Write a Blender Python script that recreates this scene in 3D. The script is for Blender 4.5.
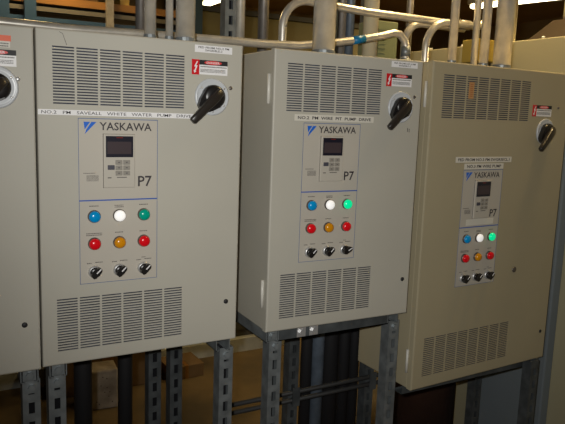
import bpy, bmesh, math, random
from mathutils import Vector, Matrix
random.seed(7)
for o in list(bpy.data.objects): bpy.data.objects.remove(o, do_unlink=True)
SC = bpy.context.scene
COL = SC.collection
ZO = 0.25                      # the floor lies 0.25 below the survey datum
PI = math.pi

# ------------------------------------------------------------------ camera
yaw, pitch, roll = 0.5069426852, -0.1536136153, 0.0359893368
cyw, syw, cp, sp, cr, sr = math.cos(yaw), math.sin(yaw), math.cos(pitch), math.sin(pitch), math.cos(roll), math.sin(roll)
F = Vector((syw*cp, cyw*cp, sp)); rt = Vector((cyw, -syw, 0)); up = rt.cross(F)
R = cr*rt + sr*up; U = -sr*rt + cr*up
CAM = Vector((-0.1447, -1.5279, 1.3303+ZO))
cd = bpy.data.cameras.new('camera'); cam = bpy.data.objects.new('camera', cd); COL.objects.link(cam)
m = Matrix((R, U, -F)).transposed().to_4x4(); m.translation = CAM; cam.matrix_world = m
cd.sensor_fit = 'HORIZONTAL'; cd.sensor_width = 36.0; cd.lens = 36.0*635.07/565.0; cd.clip_start = 0.05
SC.camera = cam

# ------------------------------------------------------------------ light
w = bpy.data.worlds.new('world'); SC.world = w; w.use_nodes = True
bg = w.node_tree.nodes['Background']; bg.inputs[0].default_value = (1.0, 0.72, 0.36, 1); bg.inputs[1].default_value = 0.07
fl = bpy.data.lights.new('camera_flash', 'SPOT'); fl.energy = 84; fl.color = (1.0, 0.985, 0.94)
fl.spot_size = math.radians(100); fl.spot_blend = 1.0; fl.shadow_soft_size = 0.012
flo = bpy.data.objects.new('camera_flash', fl); COL.objects.link(flo)
flo.location = CAM - 0.045*R + 0.035*U
aim = (F*1.0 + 0.185*R + 0.13*U).normalized()
flo.rotation_euler = aim.to_track_quat('-Z', 'Y').to_euler()
def area(name, loc, sx, sy, e, col, rot=(0, 0, 0)):
    l = bpy.data.lights.new(name, 'AREA'); l.shape = 'RECTANGLE'; l.size = sx; l.size_y = sy; l.energy = e; l.color = col
    o = bpy.data.objects.new(name, l); COL.objects.link(o); o.location = loc; o.rotation_euler = rot
    return o
WARM = (1.0, 0.70, 0.30)
area('fixture_light_rear', (2.41, 4.86, 2.60), 0.1, 1.3, 95, WARM)
area('fixture_light_right', (4.55, 2.0, 2.60), 0.1, 2.2, 120, WARM)
area('added_light_over_aisle', (1.9, 0.3, 2.85), 0.12, 1.2, 30, WARM)  # added, unseen: brightens the large cabinet's surroundings and the conduits
area('added_light_over_rack', (0.5, 2.95, 2.95), 0.12, 0.5, 22, WARM)  # added, unseen: lifts the storage rack out of the dark
SC.view_settings.view_transform = 'Standard'; SC.view_settings.look = 'None'
SC.view_settings.exposure = 0.0; SC.view_settings.gamma = 1.0; SC.view_settings.use_curve_mapping = False

# ------------------------------------------------------------------ materials
def mat(name, col, rough=0.5, metal=0.0, var=0.0, scale=8.0, bump=0.0, bscale=60.0, emit=None, estr=0.0, col2=None, spec=0.5):
    mt = bpy.data.materials.new(name); mt.use_nodes = True
    nt = mt.node_tree; p = nt.nodes['Principled BSDF']
    p.inputs['Base Color'].default_value = (*col, 1); p.inputs['Roughness'].default_value = rough; p.inputs['Metallic'].default_value = metal
    p.inputs['Specular IOR Level'].default_value = spec
    tc = nt.nodes.new('ShaderNodeTexCoord')
    if var or col2:
        n = nt.nodes.new('ShaderNodeTexNoise'); n.inputs['Scale'].default_value = scale; n.inputs['Detail'].default_value = 5
        nt.links.new(tc.outputs['Object'], n.inputs['Vector'])
        r = nt.nodes.new('ShaderNodeValToRGB'); r.color_ramp.elements[0].position = 0.35; r.color_ramp.elements[1].position = 0.68
        a = tuple(c*(1-var) for c in col); b = col2 if col2 else tuple(min(1, c*(1+var)) for c in col)
        r.color_ramp.elements[0].color = (*a, 1); r.color_ramp.elements[1].color = (*b, 1)
        nt.links.new(n.outputs['Fac'], r.inputs['Fac']); nt.links.new(r.outputs['Color'], p.inputs['Base Color'])
    if bump:
        n2 = nt.nodes.new('ShaderNodeTexNoise'); n2.inputs['Scale'].default_value = bscale; n2.inputs['Detail'].default_value = 3
        nt.links.new(tc.outputs['Object'], n2.inputs['Vector'])
        bp = nt.nodes.new('ShaderNodeBump'); bp.inputs['Strength'].default_value = bump; bp.inputs['Distance'].default_value = 0.002
        nt.links.new(n2.outputs['Fac'], bp.inputs['Height']); nt.links.new(bp.outputs['Normal'], p.inputs['Normal'])
    if emit: p.inputs['Emission Color'].default_value = (*emit, 1); p.inputs['Emission Strength'].default_value = estr
    return mt
PAINT = mat('cabinet_grey_beige_paint', (0.46, 0.44, 0.375), 0.55, var=0.03, scale=3, bump=0.12, bscale=400)
PAINT_D = mat('cabinet_beige_paint_dim_light', (0.385, 0.335, 0.22), 0.55, var=0.03, scale=3, bump=0.12, bscale=400)  # beige of another model, browned and darkened for the dim warm light there
OVER = mat('operator_overlay', (0.48, 0.445, 0.38), 0.5, var=0.02, scale=5)
BLUE = mat('overlay_blue', (0.03, 0.10, 0.42), 0.4); LINE = mat('overlay_outline', (0.08, 0.14, 0.30), 0.4)
LOGO = mat('logo_blue', (0.01, 0.13, 0.60), 0.35); INK = mat('dark_ink', (0.035, 0.03, 0.035), 0.5)
INKG = mat('grey_ink', (0.10, 0.09, 0.085), 0.5)
VSHADE = mat('vent_shade', (0.05, 0.055, 0.075), 0.9, var=0.3, scale=30)  # shade behind the vent slots, put into the colour
GASK = mat('gasket', (0.02, 0.02, 0.02), 0.8)
WHITE = mat('white_label', (0.82, 0.81, 0.81), 0.35); CREAM = mat('cream_label', (0.66, 0.63, 0.55), 0.4)
RED = mat('sticker_red', (0.62, 0.012, 0.02), 0.35); ORANGE = mat('sticker_orange', (0.75, 0.10, 0.02), 0.4)
BLACK = mat('black_plastic', (0.012, 0.011, 0.011), 0.32); BLACKM = mat('black_matt', (0.015, 0.015, 0.017), 0.6)
HANDLE = mat('brown_black_handle', (0.022, 0.018, 0.015), 0.35)
PLATE = mat('light_grey_plate', (0.52, 0.54, 0.56), 0.3)
CHROME = mat('chrome', (0.6, 0.6, 0.6), 0.38, 0.6); RING = mat('dark_ring', (0.16, 0.14, 0.125), 0.35, 0.6)
SCREEN = mat('screen', (0.055, 0.040, 0.045), 0.3); SCREENB = mat('screen_bezel', (0.012, 0.012, 0.022), 0.3)
KEYG = mat('key_grey', (0.27, 0.25, 0.215), 0.5); KEYD = mat('key_dark', (0.06, 0.06, 0.08), 0.5)
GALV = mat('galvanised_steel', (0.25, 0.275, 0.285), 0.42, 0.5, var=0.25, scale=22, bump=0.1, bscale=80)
GALVD = mat('shaded_galvanised_steel', (0.09, 0.10, 0.105), 0.6, 0.4, var=0.3, scale=18)  # same strut steel, with shade at the rear and underneath put into the colour
SLOT = mat('strut_inside_shade', (0.012, 0.012, 0.014), 0.9, spec=0.1)  # near black: the shade inside the channel is put into the colour
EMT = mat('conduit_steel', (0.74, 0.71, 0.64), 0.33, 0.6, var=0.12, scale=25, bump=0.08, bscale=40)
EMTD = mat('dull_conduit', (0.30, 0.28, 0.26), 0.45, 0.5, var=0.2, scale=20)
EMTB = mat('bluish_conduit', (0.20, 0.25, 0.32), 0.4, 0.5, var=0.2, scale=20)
TAPE = mat('blue_tape', (0.0, 0.18, 0.42), 0.4)
LENS = {
 'blue': mat('lens_blue', (0.0, 0.27, 0.60), 0.2, emit=(0.0, 0.2, 0.6), estr=0.05),
 'white': mat('lens_white_lit', (0.9, 0.9, 0.88), 0.2, emit=(1, 0.98, 0.95), estr=0.42),
 'teal': mat('lens_green_unlit', (0.0, 0.36, 0.25), 0.2),
 'green': mat('lens_green_lit', (0.0, 0.6, 0.28), 0.2, emit=(0.0, 1.0, 0.38), estr=0.50),
 'red': mat('lens_red', (0.68, 0.006, 0.012), 0.2, emit=(0.7, 0.0, 0.01), estr=0.05),
 'amber': mat('lens_amber', (0.66, 0.26, 0.005), 0.2)}

# ------------------------------------------------------------------ mesh helpers
def bx(bm, a, b, mi=0, bev=0.0):
    x0, x1 = sorted((a[0], b[0])); y0, y1 = sorted((a[1], b[1])); z0, z1 = sorted((a[2], b[2]))
    vs = [bm.verts.new(p) for p in ((x0,y0,z0),(x1,y0,z0),(x1,y1,z0),(x0,y1,z0),(x0,y0,z1),(x1,y0,z1),(x1,y1,z1),(x0,y1,z1))]
    fs = [bm.faces.new([vs[i] for i in f]) for f in ((0,3,2,1),(4,5,6,7),(0,1,5,4),(1,2,6,5),(2,3,7,6),(3,0,4,7))]
    for f in fs: f.material_index = mi
    if bev:
        es = list({e for f in fs for e in f.edges})
        r = bmesh.ops.bevel(bm, geom=es, offset=bev, segments=2, affect='EDGES', profile=0.5)
        for f in r['faces']: f.material_index = mi
def frame(d):
    d = d.normalized(); a = Vector((0, 0, 1)) if abs(d.z) < 0.9 else Vector((1, 0, 0))
    n = d.cross(a).normalized(); return n, d.cross(n).normalized()
def tube(bm, pts, rad, seg=20, mi=0, caps=True, smooth=True):
    pts = [Vector(p) for p in pts]; rads = rad if isinstance(rad, (list, tuple)) else [rad]*len(pts)
    rings = []; n = None
    for i, p in enumerate(pts):
        if i == 0: t = pts[1]-pts[0]
        elif i == len(pts)-1: t = pts[-1]-pts[-2]
        else: t = (pts[i+1]-pts[i]).normalized()+(pts[i]-pts[i-1]).normalized()
        if t.length < 1e-9: t = pts[i]-pts[i-1] if (pts[i]-pts[i-1]).length > 1e-9 else pts[i+1]-pts[i]
        t.normalize()
        if n is None: n, _ = frame(t)
        n = (n - t*n.dot(t)).normalized(); b = t.cross(n)
        rings.append([bm.verts.new(p + rads[i]*(math.cos(2*PI*k/seg)*n + math.sin(2*PI*k/seg)*b)) for k in range(seg)])
    for a, b in zip(rings, rings[1:]):
        for k in range(seg):
            f = bm.faces.new((a[k], a[(k+1) % seg], b[(k+1) % seg], b[k])); f.smooth = smooth; f.material_index = mi
    if caps:
        for rg in (rings[0][::-1], rings[-1]):
            f = bm.faces.new(rg); f.material_index = mi
def lathe_y(bm, cx, cz, prof, seg=28, mi=0):      # profile (radius, y), closed at both ends
    rings = [[bm.verts.new((cx + r*math.cos(2*PI*k/seg), y, cz + r*math.sin(2*PI*k/seg))) for k in range(seg)] for r, y in prof]
    for a, b in zip(rings, rings[1:]):
        for k in range(seg):
            f = bm.faces.new((a[k], a[(k+1) % seg], b[(k+1) % seg], b[k])); f.smooth = True; f.material_index = mi
    for rg in (rings[0], rings[-1]): bm.faces.new(rg).material_index = mi
def prism(bm, poly, y0, y1, mi=0):                # polygon in x,z given depth along y
    a = [bm.verts.new((x, y0, z)) for x, z in poly]; b = [bm.verts.new((x, y1, z)) for x, z in poly]
    n = len(poly)
    bm.faces.new(a).material_index = mi; bm.faces.new(b[::-1]).material_index = mi
    for i in range(n): bm.faces.new((a[i], b[i], b[(i+1) % n], a[(i+1) % n])).material_index = mi
def obj(name, bm, mats, parent=None, fix=True, weld=False):
    if fix: bmesh.ops.recalc_face_normals(bm, faces=bm.faces)
    me = bpy.data.meshes.new(name); bm.to_mesh(me); bm.free()
    for mm in (mats if isinstance(mats, (list, tuple)) else [mats]): me.materials.append(mm)
    o = bpy.data.objects.new(name, me); COL.objects.link(o)
    if parent: o.parent = parent
    return o
def tag(o, label, cat=None, group=None, kind=None):
    if label: o['label'] = label
    if cat: o['category'] = cat
    if group: o['group'] = group
    if kind: o['kind'] = kind
    return o
def empty(name, loc, rz, label, cat, group=None):
    o = bpy.data.objects.new(name, None); COL.objects.link(o); o.location = loc; o.rotation_euler = (0, 0, rz)
    o.empty_display_size = 0.05
    return tag(o, label, cat, group)
def text_into(bm, body, x0, z0, x1, z1, y, mi=0, heavy=0.0, spacing=1.0):
    """Raised lettering filling the box x0..x1, z0..z1 on the plane y (facing -y)."""
    cu = bpy.data.curves.new('lettering', 'FONT'); cu.body = body; cu.size = 1.0; cu.offset = heavy; cu.space_character = spacing
    cu.resolution_u = 2; cu.space_line = 0.95; cu.align_x = 'LEFT' if '\n' not in body else 'CENTER'
    to = bpy.data.objects.new('lettering', cu); COL.objects.link(to)
    dg = bpy.context.evaluated_depsgraph_get(); me = bpy.data.meshes.new_from_object(to.evaluated_get(dg))
    xs = [v.co.x for v in me.vertices]; ys = [v.co.y for v in me.vertices]
    ax, ay = min(xs), min(ys); sx = (x1-x0)/(max(xs)-ax); sz = (z1-z0)/(max(ys)-ay)
    vs = [bm.verts.new((x0+(v.co.x-ax)*sx, y, z0+(v.co.y-ay)*sz)) for v in me.vertices]
    for p in me.polygons:
        try: bm.faces.new([vs[i] for i in p.vertices]).material_index = mi
        except ValueError: pass
    bpy.data.objects.remove(to, do_unlink=True); bpy.data.meshes.remove(me); bpy.data.curves.remove(cu)

# ------------------------------------------------------------------ room
def struct(name, bm, m, parent=None):
    o = obj(name, bm, m, parent); o['kind'] = 'structure'; return o
FLOOR = mat('brown_concrete_floor', (0.050, 0.033, 0.012), 0.8, col2=(0.095, 0.062, 0.022), var=0.4, scale=2.6, bump=0.4, bscale=12)
WALLM = mat('olive_wall', (0.24, 0.17, 0.075), 0.8, var=0.12, scale=1.5)
CEILM = mat('dark_ceiling', (0.26, 0.17, 0.07), 0.85, var=0.2, scale=1.0)
bm = bmesh.new(); bx(bm, (-4, -3.4, -0.1), (8.2, 7.6, 0)); struct('floor', bm, FLOOR)
bm = bmesh.new(); bx(bm, (-4, -3.4, 3.15), (8.2, 7.6, 3.25)); struct('ceiling', bm, CEILM)
bm = bmesh.new(); bx(bm, (-4, 7.5, 0), (8.2, 7.6, 3.15)); struct('wall_back', bm, WALLM)
bm = bmesh.new(); bx(bm, (-4.1, -3.4, 0), (-4.0, 7.6, 3.15)); struct('wall_left', bm, WALLM)
bm = bmesh.new(); bx(bm, (8.2, -3.4, 0), (8.3, 7.6, 3.15)); struct('wall_right', bm, WALLM)
bm = bmesh.new(); bx(bm, (-4, -3.5, 0), (8.2, -3.4, 3.15)); struct('wall_front', bm, WALLM)

# ------------------------------------------------------------------ drive cabinets
DOORT = 0.022
def door_mesh(W, H, vents, rows=20):
    """Folded sheet door at y -0.0 .. DOORT with real slots."""
    bm = bmesh.new(); T = 0.0022
    e = 0.004
    xs = {e, W-e}; zs = {e, H-e}; slots = []
    for (u0, u1, d0, d1, n) in vents:
        p = (u1-u0+0.005)/n; pr = (d1-d0)/(rows-0.45)
        for c in range(n):
            for r in range(rows):
                a0 = u0+c*p; a1 = a0+p-0.005; z1 = H-(d0+r*pr); z0 = z1-pr*0.50
                slots.append((a0, a1, z0, z1)); xs.update((round(a0, 6), round(a1, 6))); zs.update((round(z0, 6), round(z1, 6)))
    xs = sorted(xs); zs = sorted(zs)
    V = {}
    def v(i, j, y):
        k = (i, j, y)
        if k not in V: V[k] = bm.verts.new((xs[i], y, zs[j]))
        return V[k]
    nx, nz = len(xs), len(zs)
    hole = [[False]*nz for _ in range(nx)]
    for a0, a1, z0, z1 in slots:
        a0, a1, z0, z1 = (round(q, 6) for q in (a0, a1, z0, z1))
        for i in range(nx):
            if a0 <= xs[i] < a1: hole[i][zs.index(z0)] = True
    for i in range(nx-1):
        for j in range(nz-1):
            if hole[i][j]:
                for (a, b, c) in (((i,j),(i+1,j),(i,j-1)), ((i+1,j),(i+1,j+1),(i+1,j)), ((i+1,j+1),(i,j+1),(i,j+1)), ((i,j+1),(i,j),(i-1,j))):
                    if hole[c[0]][c[1]]: continue
                    bm.faces.new((v(*a, 0.0), v(*a, T), v(*b, T), v(*b, 0.0)))
            else:
                bm.faces.new((v(i,j,0.0), v(i+1,j,0.0), v(i+1,j+1,0.0), v(i,j+1,0.0)))
                bm.faces.new((v(i,j,T), v(i,j+1,T), v(i+1,j+1,T), v(i+1,j,T)))
    # rolled edge and return flange
    def ring(x0, z0, x1, z1, y): return [bm.verts.new(p) for p in ((x0,y,z0),(x1,y,z0),(x1,y,z1),(x0,y,z1))]
    rs = [ring(e, e, W-e, H-e, 0.0), ring(0.0012, 0.0012, W-0.0012, H-0.0012, 0.0012), ring(0, 0, W, H, e), ring(0, 0, W, H, DOORT), ring(0.002, 0.002, W-0.002, H-0.002, DOORT), ring(0.002, 0.002, W-0.002, H-0.002, T)]
    for a, b in zip(rs, rs[1:]):
        for k in range(4): bm.faces.new((a[k], a[(k+1) % 4], b[(k+1) % 4], b[k]))
    return bm

def pilot(root, H, u, d, col, r=0.0142):
    bm = bmesh.new(); lathe_y(bm, u, H-d, [(r+0.0012, 0.0), (r+0.0012, -0.004), (r, -0.006), (r-0.001, -0.0075), (r*0.5, -0.0075)])
    b = obj('pilot_light', bm, RING, root); tag(b, 'round pilot light with %s lens' % {'teal': 'dark green unlit', 'green': 'bright green lit', 'white': 'white lit'}.get(col, col))
    bm = bmesh.new(); q = r-0.0004
    lathe_y(bm, u, H-d, [(q, -0.004), (q, -0.009), (q*0.95, -0.0125), (q*0.8, -0.015), (q*0.5, -0.0168), (q*0.15, -0.0175)])
    obj('lens', bm, LENS[col], b)
def selector(root, H, u, d, ang):
    r = 0.0142
    bm = bmesh.new(); lathe_y(bm, u, H-d, [(r+0.001, 0.0), (r+0.001, -0.003), (r, -0.0065), (r*0.8, -0.0075)])
    b = obj('selector_switch', bm, CHROME, root)
    bm = bmesh.new(); lathe_y(bm, u, H-d, [(r*0.86, -0.006), (r*0.86, -0.013), (r*0.78, -0.0145), (r*0.3, -0.0148)])
    c, s = math.cos(ang), math.sin(ang); poly = []
    for a, bb in ((-0.95, -0.30), (-0.6, -0.5), (0.75, -0.46), (1.12, -0.2), (1.12, 0.2), (0.75, 0.46), (-0.6, 0.5), (-0.95, 0.30)):
        poly.append((u + r*(a*c-bb*s), H-d + r*(a*s+bb*c)))
    prism(bm, poly, -0.013, -0.024)
    k = obj('knob', bm, BLACK, b)
    bm = bmesh.new(); poly = [(u + r*(a*c-bb*s), H-d + r*(a*s+bb*c)) for a, bb in ((0.05, -0.10), (1.05, -0.10), (1.05, 0.10), (0.05, 0.10))]
    prism(bm, poly, -0.0238, -0.0246); obj('pointer', bm, WHITE, b)
def keypad(root, H, pu, pd):
    g = lambda u, d: (pu+u, H-pd-d)
    def fl_(bm, u0, d0, u1, d1, off0, off1, mi=0, bev=0):
        x0, z0 = g(u0, d0); x1, z1 = g(u1, d1); bx(bm, (x0, -off0, z0), (x1, -off1, z1), mi, bev)
    bm = bmesh.new(); fl_(bm, 0.057, 0.036, 0.132, 0.164, 0.0005, 0.007, 0, 0.0015)
    k = obj('keypad', bm, OVER, root)
    bm = bmesh.new()
    for a in ((0.0565, 0.0355, 0.0575, 0.1645), (0.1315, 0.0355, 0.1325, 0.1645), (0.0565, 0.0355, 0.1325, 0.0363), (0.0565, 0.1637, 0.1325, 0.1645)): fl_(bm, *a, 0.0006, 0.0016)
    obj('keypad_outline', bm, INKG, k)
    bm = bmesh.new(); fl_(bm, 0.0620, 0.0405, 0.1270, 0.0905, 0.006, 0.0085, 0); fl_(bm, 0.0655, 0.0535, 0.1225, 0.083, 0.0083, 0.0088, 1)
    fl_(bm, 0.087, 0.0430, 0.102, 0.0450, 0.0083, 0.0089, 2)
    obj('display', bm, [SCREENB, SCREEN, mat('status_red', (0.22, 0.02, 0.015), 0.3)], k)
    for r_ in range(3):
        for c_ in range(2):
            bm = bmesh.new(); u0 = 0.0845+c_*0.0185; d0 = 0.0975+r_*0.0130
            fl_(bm, u0, d0, u0+0.0165, d0+0.0110, 0.006, 0.0088, 0, 0.001); fl_(bm, u0+0.006, d0+0.004, u0+0.0105, d0+0.0065, 0.0086, 0.0091, 1)
            obj('key', bm, [KEYG, INKG], k)
    bm = bmesh.new(); fl_(bm, 0.066, 0.1095, 0.0825, 0.1205, 0.006, 0.0088, 0, 0.001); tag(obj('key', bm, KEYD, k), 'dark local remote key')
    bm = bmesh.new(); fl_(bm, 0.066, 0.1385, 0.075, 0.1410, 0.0068, 0.0072); fl_(bm, 0.088, 0.1380, 0.112, 0.1400, 0.0068, 0.0072)
    obj('keypad_marking', bm, INKG, k)
def micro(bm, u0, u1, z, h, off, rows=1):      # fine print, too small to read
    for r_ in range(rows):
        x = u0
        while x < u1:
            wd = random.uniform(0.0012, 0.0034); bx(bm, (x, -off, z-r_*h*1.9), (min(x+wd, u1), -off-0.0003, z-r_*h*1.9-h)); x += wd+0.0009
def handle(root, H, u, d, ang, length):
    bm = bmesh.new()
    lathe_y(bm, u, H-d, [(0.0465, 0.0), (0.0465, -0.003), (0.0440, -0.0048), (0.0415, -0.0052), (0.0405, -0.0046), (0.036, -0.0048), (0.020, -0.0052)], 48)
    for a in (35, 145, 215, 325, 270):
        t = math.radians(a); lathe_y(bm, u+0.0375*math.cos(t), H-d+0.0375*math.sin(t), [(0.0028, -0.004), (0.0028, -0.0068), (0.001, -0.007)], 10, 1)
    tag(obj('disconnect_plate', bm, [PLATE, CHROME], root), 'round light grey disconnect plate')
    bm = bmesh.new()
    lathe_y(bm, u, H-d, [(0.0300, -0.004), (0.0300, -0.014), (0.0285, -0.020), (0.022, -0.024), (0.010, -0.025)], 36)
    c, s = math.cos(ang), math.sin(ang)     # teardrop shoulder running into the lever
    prism(bm, [(u+a*c-b*s, H-d+a*s+b*c) for a, b in ((0.004, -0.0295), (0.030, -0.0215), (0.046, -0.0125), (0.050, 0.0), (0.046, 0.0125), (0.030, 0.0215), (0.004, 0.0295))], -0.006, -0.0215)
    h = obj('disconnect_hub', bm, BLACK, root)
    bm = bmesh.new(); c, s = math.cos(ang), math.sin(ang)
    # lofted lever: wide at the hub, narrow at the grip
    st = [(-0.024, 0.006, 0.020, 0.026), (-0.019, 0.0105, 0.018, 0.033), (0.0, 0.0125, 0.018, 0.040), (0.022, 0.0120, 0.020, 0.043), (0.045, 0.0105, 0.024, 0.045), (length*0.8, 0.0095, 0.030, 0.047), (length*0.97, 0.0090, 0.032, 0.047), (length, 0.0060, 0.034, 0.045)]
    rings = []
    for t, wd, y0, y1 in st:
        ring = []
        for k in range(14):
            a = 2*PI*k/14; ca, sa = math.cos(a), math.sin(a)
            q = abs(ca)**0.6*(1 if ca > 0 else -1)*wd; y = (y0+y1)/2 + abs(sa)**0.6*(1 if sa > 0 else -1)*(y1-y0)/2
            ring.append(bm.verts.new((u + t*c - q*s, -y, H-d + t*s + q*c)))
        rings.append(ring)
    for a, b in zip(rings, rings[1:]):
        for k in range(14): bm.faces.new((a[k], a[(k+1) % 14], b[(k+1) % 14], b[k])).smooth = True
    bm.faces.new(rings[0]); bm.faces.new(rings[-1])
    tag(obj('disconnect_handle', bm, HANDLE, root), 'black rotary disconnect handle pointing down to the left')
def screw(root, H, u, d, m_, r=0.005, name='screw'):
    bm = bmesh.new(); lathe_y(bm, u, H-d, [(r, 0.0), (r, -0.0018), (r*0.7, -0.0032), (r*0.2, -0.0036)], 14)
    return obj(name, bm, m_, root)
def label_plate(root, H, u0, u1, d0, d1, text, m_=WHITE, pad=(0.008, 0.0035), ink=INK, off=0.0008, tilt=0.0, heavy=0.0, spacing=1.0, y=None):
    """A stuck-on strip with its lettering; d given for both ends through tilt."""
    bm = bmesh.new(); bx(bm, (u0, 0, H-d0), (u1, -off, H-d1))
    k = obj('name_plate', bm, m_, root)
    lines = text.split('\n'); n = len(lines); hh = (d1-d0-2*pad[1])/(n+0.35*(n-1))
    for i, t in enumerate(lines):
        zt_ = H-d0-pad[1]-i*hh*1.35; ins = 0.22*(u1-u0-2*pad[0]) if i else 0
        bm = bmesh.new(); text_into(bm, t, u0+pad[0]+ins, zt_-hh, u1-pad[0]-ins, zt_, -off-0.0003, heavy=heavy, spacing=spacing)
        obj('lettering', bm, ink, k)
    if tilt:
        for o in (k,): o.rotation_euler = (0, tilt, 0)
        k.location = (u0 - (u0*math.cos(tilt) + (H-d0)*math.sin(tilt)), 0, (H-d0) - (-u0*math.sin(tilt) + (H-d0)*math.cos(tilt)))
    return k
def danger(root, H, u0, d0, w, h):
    bm = bmesh.new(); rw = w*0.205
    bx(bm, (u0, 0, H-d0+0.0005), (u0+rw, -0.0008, H-d0-h-0.001), 0)
    bx(bm, (u0+rw, 0, H-d0), (u0+w, -0.0008, H-d0-h*0.33), 1)
    bx(bm, (u0+rw, 0, H-d0-h*0.33), (u0+w, -0.0008, H-d0-h), 2)
    s = obj('danger_sticker', bm, [RED, BLACKM, WHITE], root)
    bm = bmesh.new(); cx = u0+rw+(w-rw)*0.48; cz = H-d0-h*0.165; n = 20
    prism(bm, [(cx+(w-rw)*0.31*math.cos(2*PI*k/n), cz+h*0.135*math.sin(2*PI*k/n)) for k in range(n)], -0.0008, -0.0011)
    obj('danger_oval', bm, mat('danger_oval_red', (0.75, 0.06, 0.06), 0.4), s)
    bm = bmesh.new(); text_into(bm, 'DANGER', cx-(w-rw)*0.23, cz-h*0.075, cx+(w-rw)*0.23, cz+h*0.075, -0.0013, heavy=0.01)
    obj('lettering', bm, WHITE, s)
    bm = bmesh.new(); X = lambda a: u0+rw*a
    Z = lambda b: H-d0-h*b
    prism(bm, [(X(.66), Z(.10)), (X(.30), Z(.48)), (X(.50), Z(.50)), (X(.34), Z(.74)), (X(.22), Z(.72)), (X(.34), Z(.93)), (X(.60), Z(.80)), (X(.48), Z(.78)), (X(.76), Z(.40)), (X(.55), Z(.40)), (X(.80), Z(.12))], -0.0008, -0.0012)
    obj('lightning_bolt', bm, WHITE, s)
    bm = bmesh.new()
    micro(bm, u0+rw+0.003, u0+w-0.003, H-d0-h*0.42, h*0.07, 0.0008); micro(bm, u0+rw+0.003, u0+w-0.006, H-d0-h*0.62, h*0.045, 0.0008, 3)
    tag(obj('fine_print', bm, INKG, s), None, kind='stuff')

def operator(root, H, pu, pd, green, sel):
    PWd, PH = 0.190, 0.397
    bm = bmesh.new(); bx(bm, (pu, 0, H-pd), (pu+PWd, -0.0006, H-pd-PH))
    p = obj('operator_panel', bm, OVER, root)
    bm = bmesh.new(); t = 0.0011
    for a in ((0, 0, t, PH), (PWd-t, 0, PWd, PH), (0, 0, PWd, t*1.5), (0, PH-t, PWd, PH)):
        bx(bm, (pu+a[0], -0.0005, H-pd-a[1]), (pu+a[2], -0.0010, H-pd-a[3]))
    obj('outline', bm, LINE, p)
    bm = bmesh.new(); bx(bm, (pu, -0.0005, H-pd-0.1925), (pu+PWd, -0.0011, H-pd-0.1955)); obj('blue_divider', bm, BLUE, p)
    bm = bmesh.new(); g = lambda u, d: (pu+u, H-pd-d)
    prism(bm, [g(0.0125, 0.0085), g(0.0275, 0.0085), g(0.0150, 0.0262)], -0.0006, -0.0012)
    prism(bm, [g(0.0305, 0.0085), g(0.0420, 0.0085), g(0.0150, 0.0370), g(0.0182, 0.0268)], -0.0006, -0.0012)
    obj('logo', bm, LOGO, p)
    bm = bmesh.new(); x0, z0 = g(0.049, 0.0275); x1, z1 = g(0.1745, 0.0085)
    text_into(bm, 'YASKAWA', x0, z0, x1, z1, -0.0012, heavy=0.014); obj('lettering', bm, INK, p); bm = bmesh.new()
    x0, z0 = g(0.141, 0.163); x1, z1 = g(0.1755, 0.1370); text_into(bm, 'P7', x0, z0, x1, z1, -0.0012, heavy=0.012)
    obj('lettering', bm, INK, p)
    bm = bmesh.new()
    micro(bm, pu+0.011, pu+0.038, H-pd-0.128, 0.0018, 0.0006); micro(bm, pu+0.018, pu+0.046, H-pd-0.134, 0.0013, 0.0006, 6)
    for i, uu in enumerate((0.0345, 0.0945, 0.155)):
        micro(bm, pu+uu-0.011, pu+uu+0.011, H-pd-0.2065, 0.0022, 0.0006, 2 if i == 1 else 1)
        micro(bm, pu+uu-(0.019 if i == 0 else 0.010), pu+uu+(0.019 if i == 0 else 0.010), H-pd-0.2730, 0.0022, 0.0006, 2 if i == 0 else 1)
        micro(bm, pu+uu-0.018, pu+uu-0.006, H-pd-0.3460, 0.0022, 0.0006); micro(bm, pu+uu+0.002, pu+uu+0.020, H-pd-0.3445, 0.0022, 0.0006)
    micro(bm, pu+0.150, pu+0.160, H-pd-0.3400, 0.002, 0.0006)
    tag(obj('fine_print', bm, INKG, p), None, kind='stuff')
    keypad(root, H, pu, pd)
    for uu, c1, c2, a in zip((0.0345, 0.0945, 0.1550), ('blue', 'white', green), ('red', 'amber', 'red'), sel):
        pilot(root, H, pu+uu, pd+0.2325, c1); pilot(root, H, pu+uu, pd+0.2990, c2)
        selector(root, H, pu+uu, pd+0.3685, a)

def shell(root, W, H, depth, vents, paint):
    d = obj('door', door_mesh(W, H, vents), paint, root)
    for (u0, u1, d0, d1, n) in vents:
        bm = bmesh.new(); bx(bm, (u0-0.006, 0.006, H-d0+0.006), (u1+0.006, 0.009, H-d1-0.006)); obj('vent_shade_plate', bm, VSHADE, d)  # dark plate stands in for the shaded cavity behind the slots
    bm = bmesh.new(); bx(bm, (0.006, DOORT-0.004, 0.006), (W-0.006, DOORT+0.004, H-0.006)); obj('gasket', bm, GASK, root)
    bm = bmesh.new(); bx(bm, (0.003, DOORT+0.003, 0.0), (W-0.003, depth, H-0.002), 0, 0.003)
    obj('body', bm, paint, root)
def hinges(root, H, ds):
    for d in ds:
        bm = bmesh.new(); tube(bm, [(-0.0035, DOORT+0.002, H-d-0.080), (-0.0035, DOORT+0.002, H-d)], 0.0045, 10)
        tag(obj('hinge', bm, mat('hinge_paint', (0.62, 0.60, 0.54), 0.4), root), 'pale pin hinge on the left side')

Wc, Hc = 0.5045, 0.789
VB = [(0.0345, 0.3460, 0.0375, 0.1660, 6), (0.0345, 0.3460, 0.6250, 0.7545, 6)]
G = 'wall-mounted drive cabinets in a row'
ANG = math.radians(223)
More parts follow.
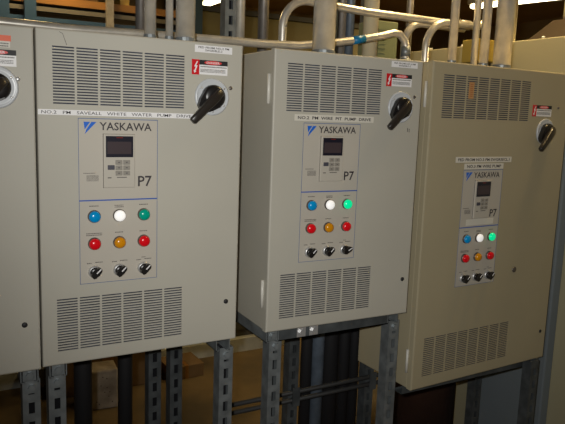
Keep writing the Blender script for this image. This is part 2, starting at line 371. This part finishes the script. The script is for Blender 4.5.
# A: cut by the left edge of the frame
A = empty('drive_cabinet', (-0.4415, 0.0, 0.7075+ZO), 0, 'grey drive cabinet cut off by the photo\'s left edge, orange sticker at its top', 'electrical cabinet', G)
shell(A, 0.5035, 0.7910, 0.29, VB, PAINT)
H = 0.791
operator(A, H, 0.088, 0.196, 'teal', (PI/4, PI/4, PI/4)); handle(A, H, 0.4240, 0.1330, ANG, 0.092)
bm = bmesh.new(); bx(bm, (0.366, 0, H-0.0225), (0.4572, -0.0008, H-0.0350), 0); bx(bm, (0.366, 0, H-0.0350), (0.4550, -0.0008, H-0.0480), 1)
k = obj('notice_sticker', bm, [ORANGE, CREAM], A); bm = bmesh.new(); micro(bm, 0.37, 0.452, H-0.0385, 0.0028, 0.0008, 2); tag(obj('fine_print', bm, INKG, k), None, kind='stuff')
danger(A, H, 0.3700, 0.0530, 0.0970, 0.0350); screw(A, H, 0.4690, 0.1140, CHROME); screw(A, H, 0.4690, 0.6760, BLACKM, 0.0065, 'latch')
# B
B = empty('drive_cabinet', (0.0660, 0.0, 1.4999-Hc+ZO), 0, 'grey drive cabinet labelled for the saveall white water pump, its green lamp unlit', 'electrical cabinet', G)
shell(B, Wc, Hc, 0.29, VB, PAINT); H = Hc
operator(B, H, 0.0882, 0.196, 'teal', (PI/4, PI/4, PI/4)); handle(B, H, 0.4200, 0.1340, ANG, 0.092)
label_plate(B, H, 0.3725, 0.4735, 0.0080, 0.0255, 'FED FROM NO.2 PM\nSWGR/BLD.2', WHITE, (0.009, 0.0028), INKG, heavy=0.02)
label_plate(B, H, 0.0015, 0.3720, 0.1785, 0.1905, 'NO.2   PM   SAVEALL   WHITE   WATER   PUMP   DRIVE', WHITE, (0.007, 0.0024), INK, heavy=0.004)
danger(B, H, 0.3650, 0.0440, 0.0965, 0.0355); screw(B, H, 0.4712, 0.1097, RING); screw(B, H, 0.4715, 0.6785, BLACKM, 0.0065, 'latch')
bm = bmesh.new(); tube(bm, [(0.050, -0.0002, H-0.006), (0.058, -0.0002, H-0.010), (0.061, -0.0002, H-0.020), (0.066, -0.0002, H-0.034)], 0.0006, 6); obj('scratch', bm, INKG, B)
# C
C_ = empty('drive_cabinet', (0.6650, 0.0026, 1.5017-Hc+ZO), -0.01828, 'grey drive cabinet labelled for the wire pit pump, between the saveall and beige ones', 'electrical cabinet', G)
VC = [(u0+0.006, u1+0.007, d0-0.002, d1-0.002, n) for u0, u1, d0, d1, n in VB]
shell(C_, Wc, Hc, 0.29, VC, PAINT)
operator(C_, H, 0.0962, 0.194, 'green', (PI/4, PI/4, math.radians(28))); handle(C_, H, 0.4270, 0.1400, ANG, 0.092)
label_plate(C_, H, 0.3850, 0.4820, 0.0070, 0.0240, 'FED FROM NO.2 PM\nSWGR/BLD.2', WHITE, (0.009, 0.0028), INKG, heavy=0.02)
label_plate(C_, H, 0.0667, 0.3315, 0.1715, 0.1890, 'NO.2  PM  WIRE  PIT  PUMP  DRIVE', CREAM, (0.010, 0.0045), INK, heavy=0.02)
danger(C_, H, 0.3695, 0.0440, 0.0935, 0.0355); screw(C_, H, 0.4770, 0.1080, RING); screw(C_, H, 0.4768, 0.6746, BLACKM, 0.0065, 'latch')
bm = bmesh.new(); bx(bm, (0.4585, 0, H-0.2010), (0.4605, -0.0006, H-0.2130)); bx(bm, (0.4650, 0, H-0.2030), (0.4668, -0.0006, H-0.2140)); obj('scuff_mark', bm, INKG, C_)
hinges(C_, H, (0.066, 0.640))
# D: the big one
WD, HD = 0.6825, 1.0723
D_ = empty('drive_cabinet', (1.2144, -0.0012, 1.5081-HD+ZO), 0.0437, 'large beige drive cabinet at the right, tallest, with two stacked label strips', 'electrical cabinet', G)
shell(D_, WD, HD, 0.29, [(0.0478, 0.4645, 0.0390, 0.1730, 8), (0.0440, 0.4625, 0.8980, 1.0310, 8)], PAINT_D)
operator(D_, HD, 0.1665, 0.3390, 'green', (PI/4, PI/4, PI/4)); handle(D_, HD, 0.5600, 0.2090, ANG, 0.092)
label_plate(D_, HD, 0.1263, 0.3950, 0.2965, 0.3150, 'FED FROM NO.3 PM SWGR3ECL.1', CREAM, (0.010, 0.0045), INK, heavy=0.02)
label_plate(D_, HD, 0.1680, 0.3570, 0.3185, 0.3375, 'NO.3 PM WIRE PUMP', CREAM, (0.012, 0.0045), INK, heavy=0.02)
label_plate(D_, HD, 0.1960, 0.3290, 0.5060, 0.5270, '-- -- --', CREAM, (0.040, 0.0095), CREAM)
danger(D_, HD, 0.4827, 0.1170, 0.1030, 0.0380); screw(D_, HD, 0.6230, 0.1220, RING)
screw(D_, HD, 0.4640, 0.7036, RING, 0.0105, 'latch'); screw(D_, HD, 0.6488, 0.9632, BLACKM, 0.0065, 'latch')
bm = bmesh.new(); bx(bm, (0.1609, 0, HD-0.0560), (0.1840, -0.0008, HD-0.1090), 0)
k = obj('inspection_tag', bm, mat('tag_orange', (0.50, 0.27, 0.11), 0.5), D_); tag(k, 'small upright orange tag stuck over the top vent')
bm = bmesh.new()
for i in range(7): bx(bm, (0.166, -0.0008, HD-0.062-i*0.0062), (0.179, -0.0011, HD-0.065-i*0.0062))
tag(obj('fine_print', bm, mat('tag_print', (0.40, 0.14, 0.05), 0.5), k), None, kind='stuff')
hinges(D_, HD, (0.062, 0.935))

# ------------------------------------------------------------------ strut frame
def strut_mesh(L, wd=0.0413, slotted=True):
    """Upright U channel with slotted front web (y=0, facing -y), back closed by a dark sheet for the shade inside."""
    bm = bmesh.new(); t = 0.0026
    xs = [0, wd*0.33, wd*0.67, wd]; zs = [0.0]; holes = []
    z = 0.02
    while slotted and z+0.03 < L:
        zs += [z, z+0.029]; holes.append(len(zs)-2); z += 0.050
    zs.append(L)
    for i in range(3):
        for j in range(len(zs)-1):
            if i == 1 and j in holes: continue
            bx(bm, (xs[i], 0, zs[j]), (xs[i+1], t, zs[j+1]))
    bmesh.ops.remove_doubles(bm, verts=bm.verts, dist=1e-6)
    # drop coincident inner faces
    seen = {}
    for f in list(bm.faces):
        k = tuple(sorted(v.index for v in f.verts)) if False else tuple(sorted(tuple(round(c, 5) for c in v.co) for v in f.verts))
        seen.setdefault(k, []).append(f)
    dead = [f for fs in seen.values() if len(fs) > 1 for f in fs]
    bmesh.ops.delete(bm, geom=dead, context='FACES')
    bx(bm, (0, t, 0), (t, wd, L)); bx(bm, (wd-t, t, 0), (wd, wd, L))
    bx(bm, (t, wd-t, 0), (wd-t, wd, L), 1)  # dark back sheet, painted as the shade seen through the slots
    return bm
def post(x, y, z0, z1, label, m_=GALV, group='slotted strut posts'):
    e = empty('strut_post', (x, y, z0), 0, label, 'post', group)
    obj('channel', strut_mesh(z1-z0-0.006 if z0 < 0.01 else z1-z0), [m_, SLOT], e).location = (0, 0, 0.006 if z0 < 0.01 else 0)
    if z0 < 0.01:
        bm = bmesh.new(); bx(bm, (-0.008, -0.03, 0), (0.049, 0.072, 0.006)); obj('base_plate', bm, m_, e)
    return e
def bolt(e, x, y, z, m_=GALV):
    bm = bmesh.new(); n = 6
    prism(bm, [(x+0.009*math.cos(2*PI*k/n), z+0.009*math.sin(2*PI*k/n)) for k in range(n)], y-0.008, y)
    bx(bm, (x-0.015, y-0.0005, z-0.015), (x+0.015, y+0.003, z+0.015)); obj('bolt', bm, m_, e)
zb = 0.713+ZO; RH = 0.0413
FY = 0.050
fronts = [(0.024, 'front strut post under the leftmost cabinet, left of a pair'), (0.0845, 'front strut post under the left corner of the saveall pump cabinet'),
          (0.5450, 'front strut post under the right end of the saveall pump cabinet'), (0.7030, 'front strut post under the left corner of the wire pit pump cabinet'),
          (1.1480, 'front strut post between the wire pit cabinet and the large beige cabinet')]
zbs = (0.7075+ZO-RH-0.002, 0.7108+ZO-RH-0.002, 0.7108+ZO-RH-0.002, 0.7127+ZO-RH-0.002, 0.7127+ZO-RH-0.002)
for (x, lb), zt in zip(fronts, zbs):
    e = post(x, FY, 0, zt, lb)
    bolt(e, 0.0206, 0.0, zt-0.020)
rg = 'strut rails under the cabinets'
def rail(name, a, b, label, m_=GALV, group=rg):
    """Channel lying along x or y between two opposite corners."""
    e = empty(name, a, 0, label, 'rail', group)
    L = Vector(b)-Vector(a); t = 0.0026
    bm = bmesh.new(); s = RH
    if abs(L.x) > abs(L.y):
        l = L.x
        bx(bm, (0, 0, 0), (l, t, s)); bx(bm, (0, 0, 0), (l, s, t)); bx(bm, (0, 0, s-t), (l, s, s)); bx(bm, (0, s-t, 0), (l, s, 0.0095)); bx(bm, (0, s-t, s-0.0095), (l, s, s))
    else:
        l = L.y
        bx(bm, (0, 0, 0), (t, l, s)); bx(bm, (s-t, 0, 0), (s, l, s)); bx(bm, (0, 0, s-t), (s, l, s)); bx(bm, (0, 0, 0), (0.0095, l, t)); bx(bm, (s-0.0095, 0, 0), (s, l, t))
    obj('channel', bm, m_, e)
    return e
for x, zt, lb in ((0.018, 0.7075, 'short rail under the right side of the leftmost cabinet'), (0.0845, 0.7108, 'short rail under the left side of the saveall pump cabinet'),
                  (0.5250, 0.7108, 'short rail under the right side of the saveall pump cabinet'), (0.6820, 0.7127, 'short rail under the left side of the wire pit pump cabinet'),
                  (1.1230, 0.7127, 'short rail under the right side of the wire pit pump cabinet')):
    z = zt+ZO-RH-0.001
    e = rail('strut_rail', (x, 0.03, z), (x, 0.36, z), lb)
    if x in (0.018, 0.0845, 0.682): bolt(e, 0.0206, 0.0, 0.020)
z = 0.7127+ZO-RH-0.001
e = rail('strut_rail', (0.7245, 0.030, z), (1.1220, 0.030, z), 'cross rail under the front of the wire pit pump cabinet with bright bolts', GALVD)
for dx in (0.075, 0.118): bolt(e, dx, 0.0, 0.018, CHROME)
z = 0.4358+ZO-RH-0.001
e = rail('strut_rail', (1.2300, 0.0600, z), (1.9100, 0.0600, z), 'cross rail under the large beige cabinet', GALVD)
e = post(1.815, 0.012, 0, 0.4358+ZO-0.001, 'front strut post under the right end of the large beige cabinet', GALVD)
BKY = 0.362
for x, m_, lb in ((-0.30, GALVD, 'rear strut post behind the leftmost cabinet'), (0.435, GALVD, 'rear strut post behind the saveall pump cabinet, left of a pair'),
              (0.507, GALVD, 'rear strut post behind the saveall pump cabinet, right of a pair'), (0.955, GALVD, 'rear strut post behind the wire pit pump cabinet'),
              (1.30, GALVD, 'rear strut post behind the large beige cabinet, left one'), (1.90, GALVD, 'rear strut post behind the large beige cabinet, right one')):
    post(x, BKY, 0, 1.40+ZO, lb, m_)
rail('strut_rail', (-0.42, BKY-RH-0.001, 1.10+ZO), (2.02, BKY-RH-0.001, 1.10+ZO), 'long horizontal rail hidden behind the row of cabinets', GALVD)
e = empty('brace_rod', (0.70, BKY-0.012, 0.300+ZO), 0, 'low pair of blackened rods running across the rear posts', 'brace')
for dz in (0.0, 0.030):
    bm = bmesh.new(); tube(bm, [(0, 0, dz), (1.26, 0, dz)], 0.0085, 10); obj('rod', bm, mat('blackened_steel', (0.04, 0.04, 0.04), 0.6, 0.3), e)
for x in (0.262, 0.607, 1.207):
    bm = bmesh.new(); bx(bm, (x, -0.012, -0.02), (x+0.03, -0.008, 0.05)); obj('clamp', bm, GALVD, e)

# ------------------------------------------------------------------ conduits
cg = 'steel conduits above the cabinets'
def conduit(name, pts, r, label, m_=EMT, hub=None, couplings=(), group=cg, extra=None):
    pts = [Vector((p[0], p[1], p[2]+ZO)) for p in pts]
    base = Vector(pts[0])
    e = empty(name, base, 0, label, 'conduit', group)
    bm = bmesh.new(); tube(bm, [p-base for p in pts], r, 24); obj('pipe', bm, m_, e)
    if hub:
        bm = bmesh.new(); q = 0.0032; tube(bm, [(0, 0, 0), (0, 0, 0.004), (0, 0, 0.0041), (0, 0, 0.016), (0, 0, 0.0161), (0, 0, 0.024)], [r+q, r+q, r+q*.7, r+q*.7, r+q*.4, r+q*.4], 20, smooth=False); obj('locknut', bm, GALV, e)
    for (p, q, rr, mm) in couplings:
        p = Vector((p[0], p[1], p[2]+ZO))-base; q = Vector((q[0], q[1], q[2]+ZO))-base
        bm = bmesh.new(); tube(bm, [p, q], rr, 20, smooth=True); obj('coupling' if mm is not TAPE else 'blue_tape', bm, mm, e)
    return e
def arc(c, a0, a1, r, n, axis='xz', y=0.0):
    return [(c[0]+r*math.cos(math.radians(a0+(a1-a0)*i/n)), y, c[1]+r*math.sin(math.radians(a0+(a1-a0)*i/n))) for i in range(n+1)]
TOP = 2.85
zt = 1.4985
for x, r, nm, lb in ((0.3705, 0.0155, 'conduit', 'medium vertical conduit entering the top of the saveall pump cabinet, left of three'),
                 (0.4230, 0.0100, 'conduit', 'thin vertical conduit entering the top of the saveall pump cabinet, between two thicker ones'),
                 (0.4680, 0.0260, 'conduit', 'thick vertical conduit entering the top of the saveall pump cabinet, right of three')):
    conduit(nm, [(x, 0.15, zt), (x, 0.15, TOP)], r, lb, hub=True)
conduit('conduit', [(0.9150, 0.16, 1.5005), (0.9150, 0.16, TOP)], 0.0345, 'thickest vertical conduit entering the top of the wire pit pump cabinet', hub=True)
for x, r, lb in ((1.437, 0.0145, 'thin vertical conduit entering the large beige cabinet, leftmost of its three'), (1.587, 0.0160, 'thin vertical conduit entering the large beige cabinet, just left of the thick one'),
                 (1.678, 0.0315, 'thick vertical conduit entering the top of the large beige cabinet')):
    conduit('conduit', [(x, 0.16, 1.5070), (x, 0.16, TOP)], r, lb, hub=True)
# long horizontal run with the blue tape
run = [(-2.2, 1.560), (0.02, 1.5445), (0.20, 1.5420), (0.55, 1.5500), (0.83, 1.5525), (0.95, 1.5580), (1.10, 1.5800), (1.20, 1.5985), (1.30, 1.6210), (1.345, 1.634), (1.372, 1.632), (1.395, 1.612), (1.405, 1.590), (1.405, 1.30)]
conduit('conduit', [(x, 0.37-0.002*0, z) for x, z in run], 0.0135, 'long horizontal conduit just above the cabinets with a band of blue tape',
        couplings=[((1.165, 0.37, 1.5920), (1.215, 0.37, 1.6018), 0.0140, TAPE), ((1.405, 0.37, 1.555), (1.405, 0.37, 1.590), 0.0175, GALV), ((1.405, 0.37, 1.520), (1.405, 0.37, 1.548), 0.0195, GALV)])
# hooped conduit behind the wire pit cabinet's conduit
up = [(0.912, 0.42, 0.45), (0.912, 0.42, 1.62)] + [(a, 0.42, c) for a, _, c in arc((1.006, 1.62), 180, 90, 0.094, 10)] + [(1.25, 0.42, 1.704), (1.60, 0.42, 1.703), (1.80, 0.42, 1.705)] + [(a, 0.42, c) for a, _, c in arc((1.80, 1.755), -90, 0, 0.05, 6)] + [(1.85, 0.42, 2.85)]
conduit('conduit', up, 0.0140, 'conduit hooping up from behind the wire pit cabinet and running level to the right',
        couplings=[((1.70, 0.42, 1.7035), (1.76, 0.42, 1.7045), 0.019, EMTD)])
for x, y, r, lb in ((1.478, 0.47, 0.082, 'outer bent conduit curving up to the right between two cabinets'), (1.512, 0.385, 0.100, 'inner bent conduit curving up to the right between two cabinets')):
    zc = 1.697-r
    conduit('conduit', [(x, y, 0.30), (x, y, zc)] + [(a, y, c) for a, _, c in arc((x+r, zc), 180, 90, r, 10)] + [(1.78, y, 1.698)], 0.0140, lb)
vg = 'vertical steelwork behind the cabinets'
def vstrut(x, y, z0, lb, m_=GALVD, wd=0.0413, cat='post'):
    e = empty('strut_post', (x, y, z0+ZO), 0, lb, cat, vg); obj('channel', strut_mesh(3.15-z0-ZO, wd), [m_, SLOT], e); return e
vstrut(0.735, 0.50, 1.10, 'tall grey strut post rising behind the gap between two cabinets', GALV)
conduit('conduit', [(0.800, 0.52, 1.15), (0.800, 0.52, 2.90)], 0.0160, 'tall golden conduit rising behind the gap between two cabinets', group=vg)
for i, x in enumerate((1.205, 1.243, 1.281)):
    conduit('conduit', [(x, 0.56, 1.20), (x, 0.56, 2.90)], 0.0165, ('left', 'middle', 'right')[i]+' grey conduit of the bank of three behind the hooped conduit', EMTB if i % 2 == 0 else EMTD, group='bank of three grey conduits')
conduit('conduit', [(1.350, 0.52, 1.20), (1.350, 0.52, 2.90)], 0.0290, 'pale vertical conduit right of the bank of three', mat('painted_pale_pipe', (0.60, 0.52, 0.34), 0.5), group=vg)
for x, y, r, lb in ((1.60, 0.9, 0.018, 'dim vertical pipe standing far behind the bent conduits'), (1.93, 1.0, 0.016, 'dim vertical pipe behind the thin conduits of the large cabinet'),
                (1.08, 0.9, 0.022, 'dim vertical pipe behind the hooped conduit'), (0.98, 0.7, 0.015, 'dim vertical pipe inside the hoop of the bent conduit'), (0.565, 0.9, 0.02, 'dim vertical pipe behind the three conduits of the saveall cabinet')):
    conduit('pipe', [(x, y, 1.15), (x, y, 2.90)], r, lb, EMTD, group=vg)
# conduits dropping under the wire pit cabinet
dg_ = 'dark conduits dropping to the floor'
for x, r, mm, y, lb in ((1.075, 0.022, BLACKM, 0.44, 'black conduit dropping to the floor, leftmost of those below the wire pit cabinet'), (1.125, 0.026, EMTB, 0.44, 'bluish grey conduit dropping to the floor below the wire pit cabinet'),
                  (1.195, 0.034, BLACKM, 0.46, 'thick black conduit dropping to the floor left of the large beige cabinet'), (1.262, 0.024, BLACKM, 0.46, 'black conduit right of the thick black one, left of the beige cabinet'), (1.318, 0.022, BLACKM, 0.468, 'black conduit dropping to the floor, rightmost of those beside the beige cabinet'), (0.245, 0.028, BLACKM, 0.44, 'black conduit dropping to the floor below the left vents'), (0.385, 0.024, BLACKM, 0.46, 'black conduit dropping to the floor beside the rear posts'),
                  (0.30-0.36, 0.05, BLACKM, 0.46, 'thick black pipe dropping to the floor below the leftmost cabinet')):
    conduit('conduit', [(x, y, -0.249), (x, y, 1.45)], r, lb, mm, group=dg_)
DKB = mat('dark_red_brown', (0.035, 0.014, 0.008), 0.7, var=0.3, scale=6)
conduit('pipe', [(1.865, 0.645, -0.249), (1.865, 0.645, 1.2)], 0.15, 'fat dark brown pipe standing below and behind the large beige cabinet', DKB, group=dg_)

# ------------------------------------------------------------------ cabinets and things behind
BEIGE = mat('beige_enclosure_paint', (0.36, 0.33, 0.215), 0.6, var=0.05, scale=2)
BLUEG = mat('blue_grey_enclosure_paint', (0.15, 0.18, 0.205), 0.6, var=0.06, scale=2)
e = empty('electrical_enclosure', (2.06, -1.0, 0), 0, 'long beige electrical enclosure to the right, side on behind the large cabinet', 'electrical enclosure')
bm = bmesh.new(); bx(bm, (0, 0, 0.05), (0.9, 2.15, 1.672+ZO), 0, 0.004); obj('body', bm, BEIGE, e)
bm = bmesh.new(); bx(bm, (0.02, 0.02, 0), (0.88, 2.13, 0.05)); obj('plinth', bm, GASK, e)
for yy in (1.32, 1.52, 1.78, 2.0):
    bm = bmesh.new(); tube(bm, [(0.018, yy, 1.672+ZO), (0.018, yy, 1.682+ZO)], 0.007, 8); obj('lifting_bolt', bm, CHROME, e)
e = empty('wireway', (2.012, 0.103, 0), 0, 'blue-grey upright wireway cover against the beige enclosure, behind the large cabinet', 'wireway')
bm = bmesh.new(); bx(bm, (0, 0, 0.0), (0.0475, 0.37, 1.46+ZO), 0, 0.006); obj('body', bm, BLUEG, e)
YB = mat('olive_yellow_box_paint', (0.34, 0.25, 0.05), 0.5)
e = empty('junction_box', (1.962, 0.56, 1.585+ZO), 0, 'small olive yellow junction box on the beige enclosure', 'junction box')
bm = bmesh.new(); bx(bm, (0.0, 0.0, 0), (0.096, 0.10, 0.098), 0, 0.003); obj('body', bm, YB, e)
bm = bmesh.new(); bx(bm, (0.006, -0.003, 0.006), (0.090, 0.0, 0.092)); obj('cover', bm, YB, e)
HOOD = mat('brown_duct_paint', (0.03, 0.018, 0.008), 0.9, var=0.15, scale=4)
e = empty('duct_hood', (2.14, 0.0, 1.6735+ZO), 0, 'dark brown tapered duct hood on top of the beige enclosure', 'duct')
bm = bmesh.new()
ps = [(0, -0.5, 0), (0.6, -0.5, 0), (0.6, 0.47, 0), (0, 0.47, 0)]; qs = [(0.06, -0.4, 0.09), (0.54, -0.4, 0.09), (0.54, 0.38, 0.09), (0.06, 0.38, 0.09)]
a = [bm.verts.new(p) for p in ps]; b = [bm.verts.new(p) for p in qs]
bm.faces.new(a[::-1]); bm.faces.new(b)
for i in range(4): bm.faces.new((a[i], a[(i+1) % 4], b[(i+1) % 4], b[i]))
obj('hood', bm, HOOD, e)
for y, r, lb in ((0.335, 0.016, 'pale riser above the brown duct hood, left one'), (0.285, 0.016, 'pale riser above the brown duct hood, right one')):
    conduit('conduit', [(2.23, y, 1.763), (2.23, y, TOP)], r, lb, EMT, group=vg)
conduit('conduit', [(2.09, 0.50, 1.673), (2.09, 0.50, TOP)], 0.0175, 'golden vertical conduit standing on the beige enclosure beside the thick conduit', EMT, group=vg)
conduit('conduit', [(1.725, 0.345, 1.30), (1.725, 0.345, TOP)], 0.013, 'golden vertical conduit half hidden behind the thick one', EMT, group=vg)
vstrut(1.455, 0.702, -ZO, 'strut post carrying the small louvred enclosure')
e = empty('louvred_box', (1.42, 0.58, 1.50+ZO), 0, 'small greenish louvred enclosure seen between conduits', 'enclosure')
LG = mat('greenish_paint', (0.20, 0.22, 0.11), 0.6)
bm = bmesh.new(); bx(bm, (0, 0, 0), (0.11, 0.12, 0.21), 0, 0.003)
for i in range(9): bx(bm, (0.012, -0.004, 0.03+i*0.018), (0.05, 0.0, 0.038+i*0.018))
obj('body', bm, LG, e)
# row of dark cabinets on a pale plinth behind the rack
DC = mat('dark_switchgear_paint', (0.045, 0.045, 0.04), 0.6, var=0.1, scale=3); PLN = mat('pale_plinth', (0.30, 0.31, 0.29), 0.8, var=0.2, scale=8)
for i, (x0, x1) in enumerate(((-1.7, -0.45), (-0.43, 0.78), (0.80, 1.99))):
    e = empty('switchgear_cabinet', (x0, 2.18, 0), 0, ('dark switchgear cabinet in the back row, left one', 'dark switchgear cabinet in the back row, middle one', 'dark switchgear cabinet in the back row, right one')[i], 'electrical cabinet', 'dark switchgear cabinets behind the rack')
    bm = bmesh.new(); bx(bm, (0, 0, 0.09), (x1-x0, 0.7, 1.85), 0, 0.006); obj('body', bm, DC, e)
    bm = bmesh.new(); bx(bm, (-0.008, -0.05, 0), (x1-x0+0.008, 0.7, 0.09)); obj('plinth', bm, PLN, e)
    bm = bmesh.new(); bx(bm, (0.04, -0.018, 0.14), (x1-x0-0.04, 0, 1.80), 0, 0.004); d = obj('door', bm, DC, e)
    bm = bmesh.new(); bx(bm, (0.08, -0.04, 0.95), (0.10, -0.018, 1.10), 0, 0.004); obj('handle', bm, RING, d)
OL = mat('olive_cabinet_paint', (0.17, 0.145, 0.055), 0.6, var=0.08, scale=2)
e = empty('storage_cabinet', (1.75, 3.4, 0), 0, 'tall olive cabinet far behind, above the gap between two drive cabinets', 'cabinet')
bm = bmesh.new(); bx(bm, (0, 0, 0), (1.9, 0.6, 2.12+ZO), 0, 0.01); obj('body', bm, OL, e)
bm = bmesh.new(); bx(bm, (-0.02, -0.02, 2.12+ZO), (1.92, 0.62, 2.16+ZO)); obj('top_trim', bm, DC, e)
# speckled block and carton on the floor
BLK = mat('speckled_block', (0.20, 0.165, 0.13), 0.9, col2=(0.28, 0.245, 0.20), var=0.25, scale=14, bump=0.6, bscale=40)
e = empty('concrete_block', (0.525, 1.68, 0), -0.08, 'pale speckled concrete block on the brown floor under the saveall pump cabinet', 'block')
bm = bmesh.new(); bx(bm, (0, 0, 0), (0.145, 0.14, 0.215), 0, 0.008)
for i in range(10):
    x, zz = random.uniform(0.02, 0.125), random.uniform(0.03, 0.19); lathe_y(bm, x, zz, [(0.003, 0.001), (0.003, -0.0012)], 8, 1)
obj('block', bm, [BLK, DKB], e)
CARD = mat('cardboard', (0.11, 0.065, 0.025), 0.85, var=0.15, scale=5)
for (x, y, sx, sy, sz, rz, lb) in ((1.02, 1.86, 0.22, 0.20, 0.08, 0.05, 'brown carton on the floor seen between rear posts'), (0.36, 1.89, 0.62, 0.2, 0.30, 0.0, 'brown carton on the floor behind the speckled block')):
    e = empty('carton', (x, y, 0), rz, lb, 'box', 'cartons on the floor')
    bm = bmesh.new(); bx(bm, (0, 0, 0), (sx, sy, sz), 0, 0.003); bx(bm, (sx*0.45, -0.0008, 0), (sx*0.55, sy+0.0008, sz+0.0008), 1); obj('carton_body', bm, [CARD, mat('parcel_tape', (0.17, 0.08, 0.02), 0.4)], e)

# storage rack at the far left
TEAL = mat('teal_rack_paint', (0.02, 0.065, 0.15), 0.5); OB = mat('orange_beam_paint', (0.28, 0.13, 0.03), 0.5, var=0.2, scale=3); GB = mat('grey_beam_paint', (0.13, 0.12, 0.105), 0.5)
YW = mat('yellow_bin_plastic', (0.60, 0.38, 0.06), 0.4)
e = empty('storage_rack', (0.0, 3.3, 0), 0, 'teal storage rack with orange shelves far behind, top left', 'rack')
for x, mm in ((-0.9, TEAL), (0.275, TEAL), (0.445, TEAL), (1.65, TEAL)):
    for y in (-0.085, 0.605):
        bm = bmesh.new(); bx(bm, (x, y, 0), (x+0.075, y+0.06, 3.0)); obj('upright', bm, mm, e)
for zz, h, mm in ((1.35, 0.055, OB), (1.90, 0.055, OB), (2.095, 0.035, OB), (2.155, 0.028, TEAL), (2.222, 0.03, GB), (2.275, 0.050, OB), (2.42, 0.055, OB)):
    bm = bmesh.new(); bx(bm, (-0.9, -0.02, zz), (1.7, 0.02, zz+h)); obj('beam', bm, mm, e)
    if mm is not TEAL:
        bm = bmesh.new(); bx(bm, (-0.9, 0.02, zz+0.005), (1.7, 0.6, zz+0.03)); obj('shelf', bm, GB, e)
bm = bmesh.new(); bx(bm, (1.0, -0.065, 0), (1.05, -0.022, 3.0)); tag(obj('upright', bm, EMTD, e), 'pale thin upright')
for (x, zz, sx, sz, mm, lb) in ((0.372, 2.132, 0.065, 0.045, YW, 'small yellow bin on the teal rack, lower one'), (0.372, 2.327, 0.065, 0.055, YW, 'small yellow bin on the teal rack, upper one'), (0.60, 2.132, 0.34, 0.022, CARD, 'flat carton on the teal rack, lower shelf'),
                            (1.12, 2.327, 0.07, 0.07, YW, 'yellow bin on the teal rack beside the pale thin upright'), (0.66, 2.327, 0.3, 0.06, CARD, 'flat carton on the teal rack, upper shelf')):
    e = empty('storage_bin' if mm is YW else 'carton', (x, 3.33, zz), 0, lb, 'bin' if mm is YW else 'box', 'things on the teal rack')
    bm = bmesh.new(); bx(bm, (0, 0, 0), (sx, 0.2, sz), 0, 0.004); obj('shell', bm, mm, e)

# ------------------------------------------------------------------ fluorescent fixtures
TUBE = mat('fluorescent_tube', (0.9, 0.9, 0.8), 0.4, emit=(1.0, 0.86, 0.55), estr=6.0); FIX = mat('fixture_white', (0.6, 0.55, 0.42), 0.5)
def fixture(x, y0, y1, z, lb, rz=0):
    e = empty('ceiling_light', (x, (y0+y1)/2, z), rz, lb, 'ceiling light', 'fluorescent ceiling lights')
    L = (y1-y0)/2
    bm = bmesh.new(); bx(bm, (-0.05, -L, 0.045), (0.05, L, 0.085)); obj('housing', bm, FIX, e)
    for dx in (-0.023, 0.023):
        bm = bmesh.new(); tube(bm, [(dx, -L+0.03, 0.022), (dx, L-0.03, 0.022)], 0.02, 12); obj('lamp_tube', bm, TUBE, e)
        for s in (-1, 1):
            bm = bmesh.new(); bx(bm, (dx-0.012, s*(L-0.03)-0.01, 0.0), (dx+0.012, s*(L-0.03)+0.01, 0.05)); obj('lamp_holder', bm, FIX, e)
    for s in (-0.7, 0.7):
        bm = bmesh.new(); tube(bm, [(0, s*L, 0.085), (0, s*L, 3.15-z)], 0.006, 8); obj('hanger', bm, RING, e)
fixture(2.41, 4.25, 5.55, 2.4+ZO, 'fluorescent light hanging far behind between the thick conduits, upper left')
fixture(4.75, 1.10, 3.28, 2.4+ZO, 'long fluorescent light at the top right, crossed by the thin and thick conduits', 0.21)
fixture(1.9, -0.3, 0.9, 2.86, 'unseen fluorescent light added above the large beige cabinet to brighten its surroundings')  # body for the added light over the aisle
fixture(0.5, 2.6, 3.2, 2.96, 'unseen short fluorescent light added above the teal rack to brighten it')  # body for the added light over the rack
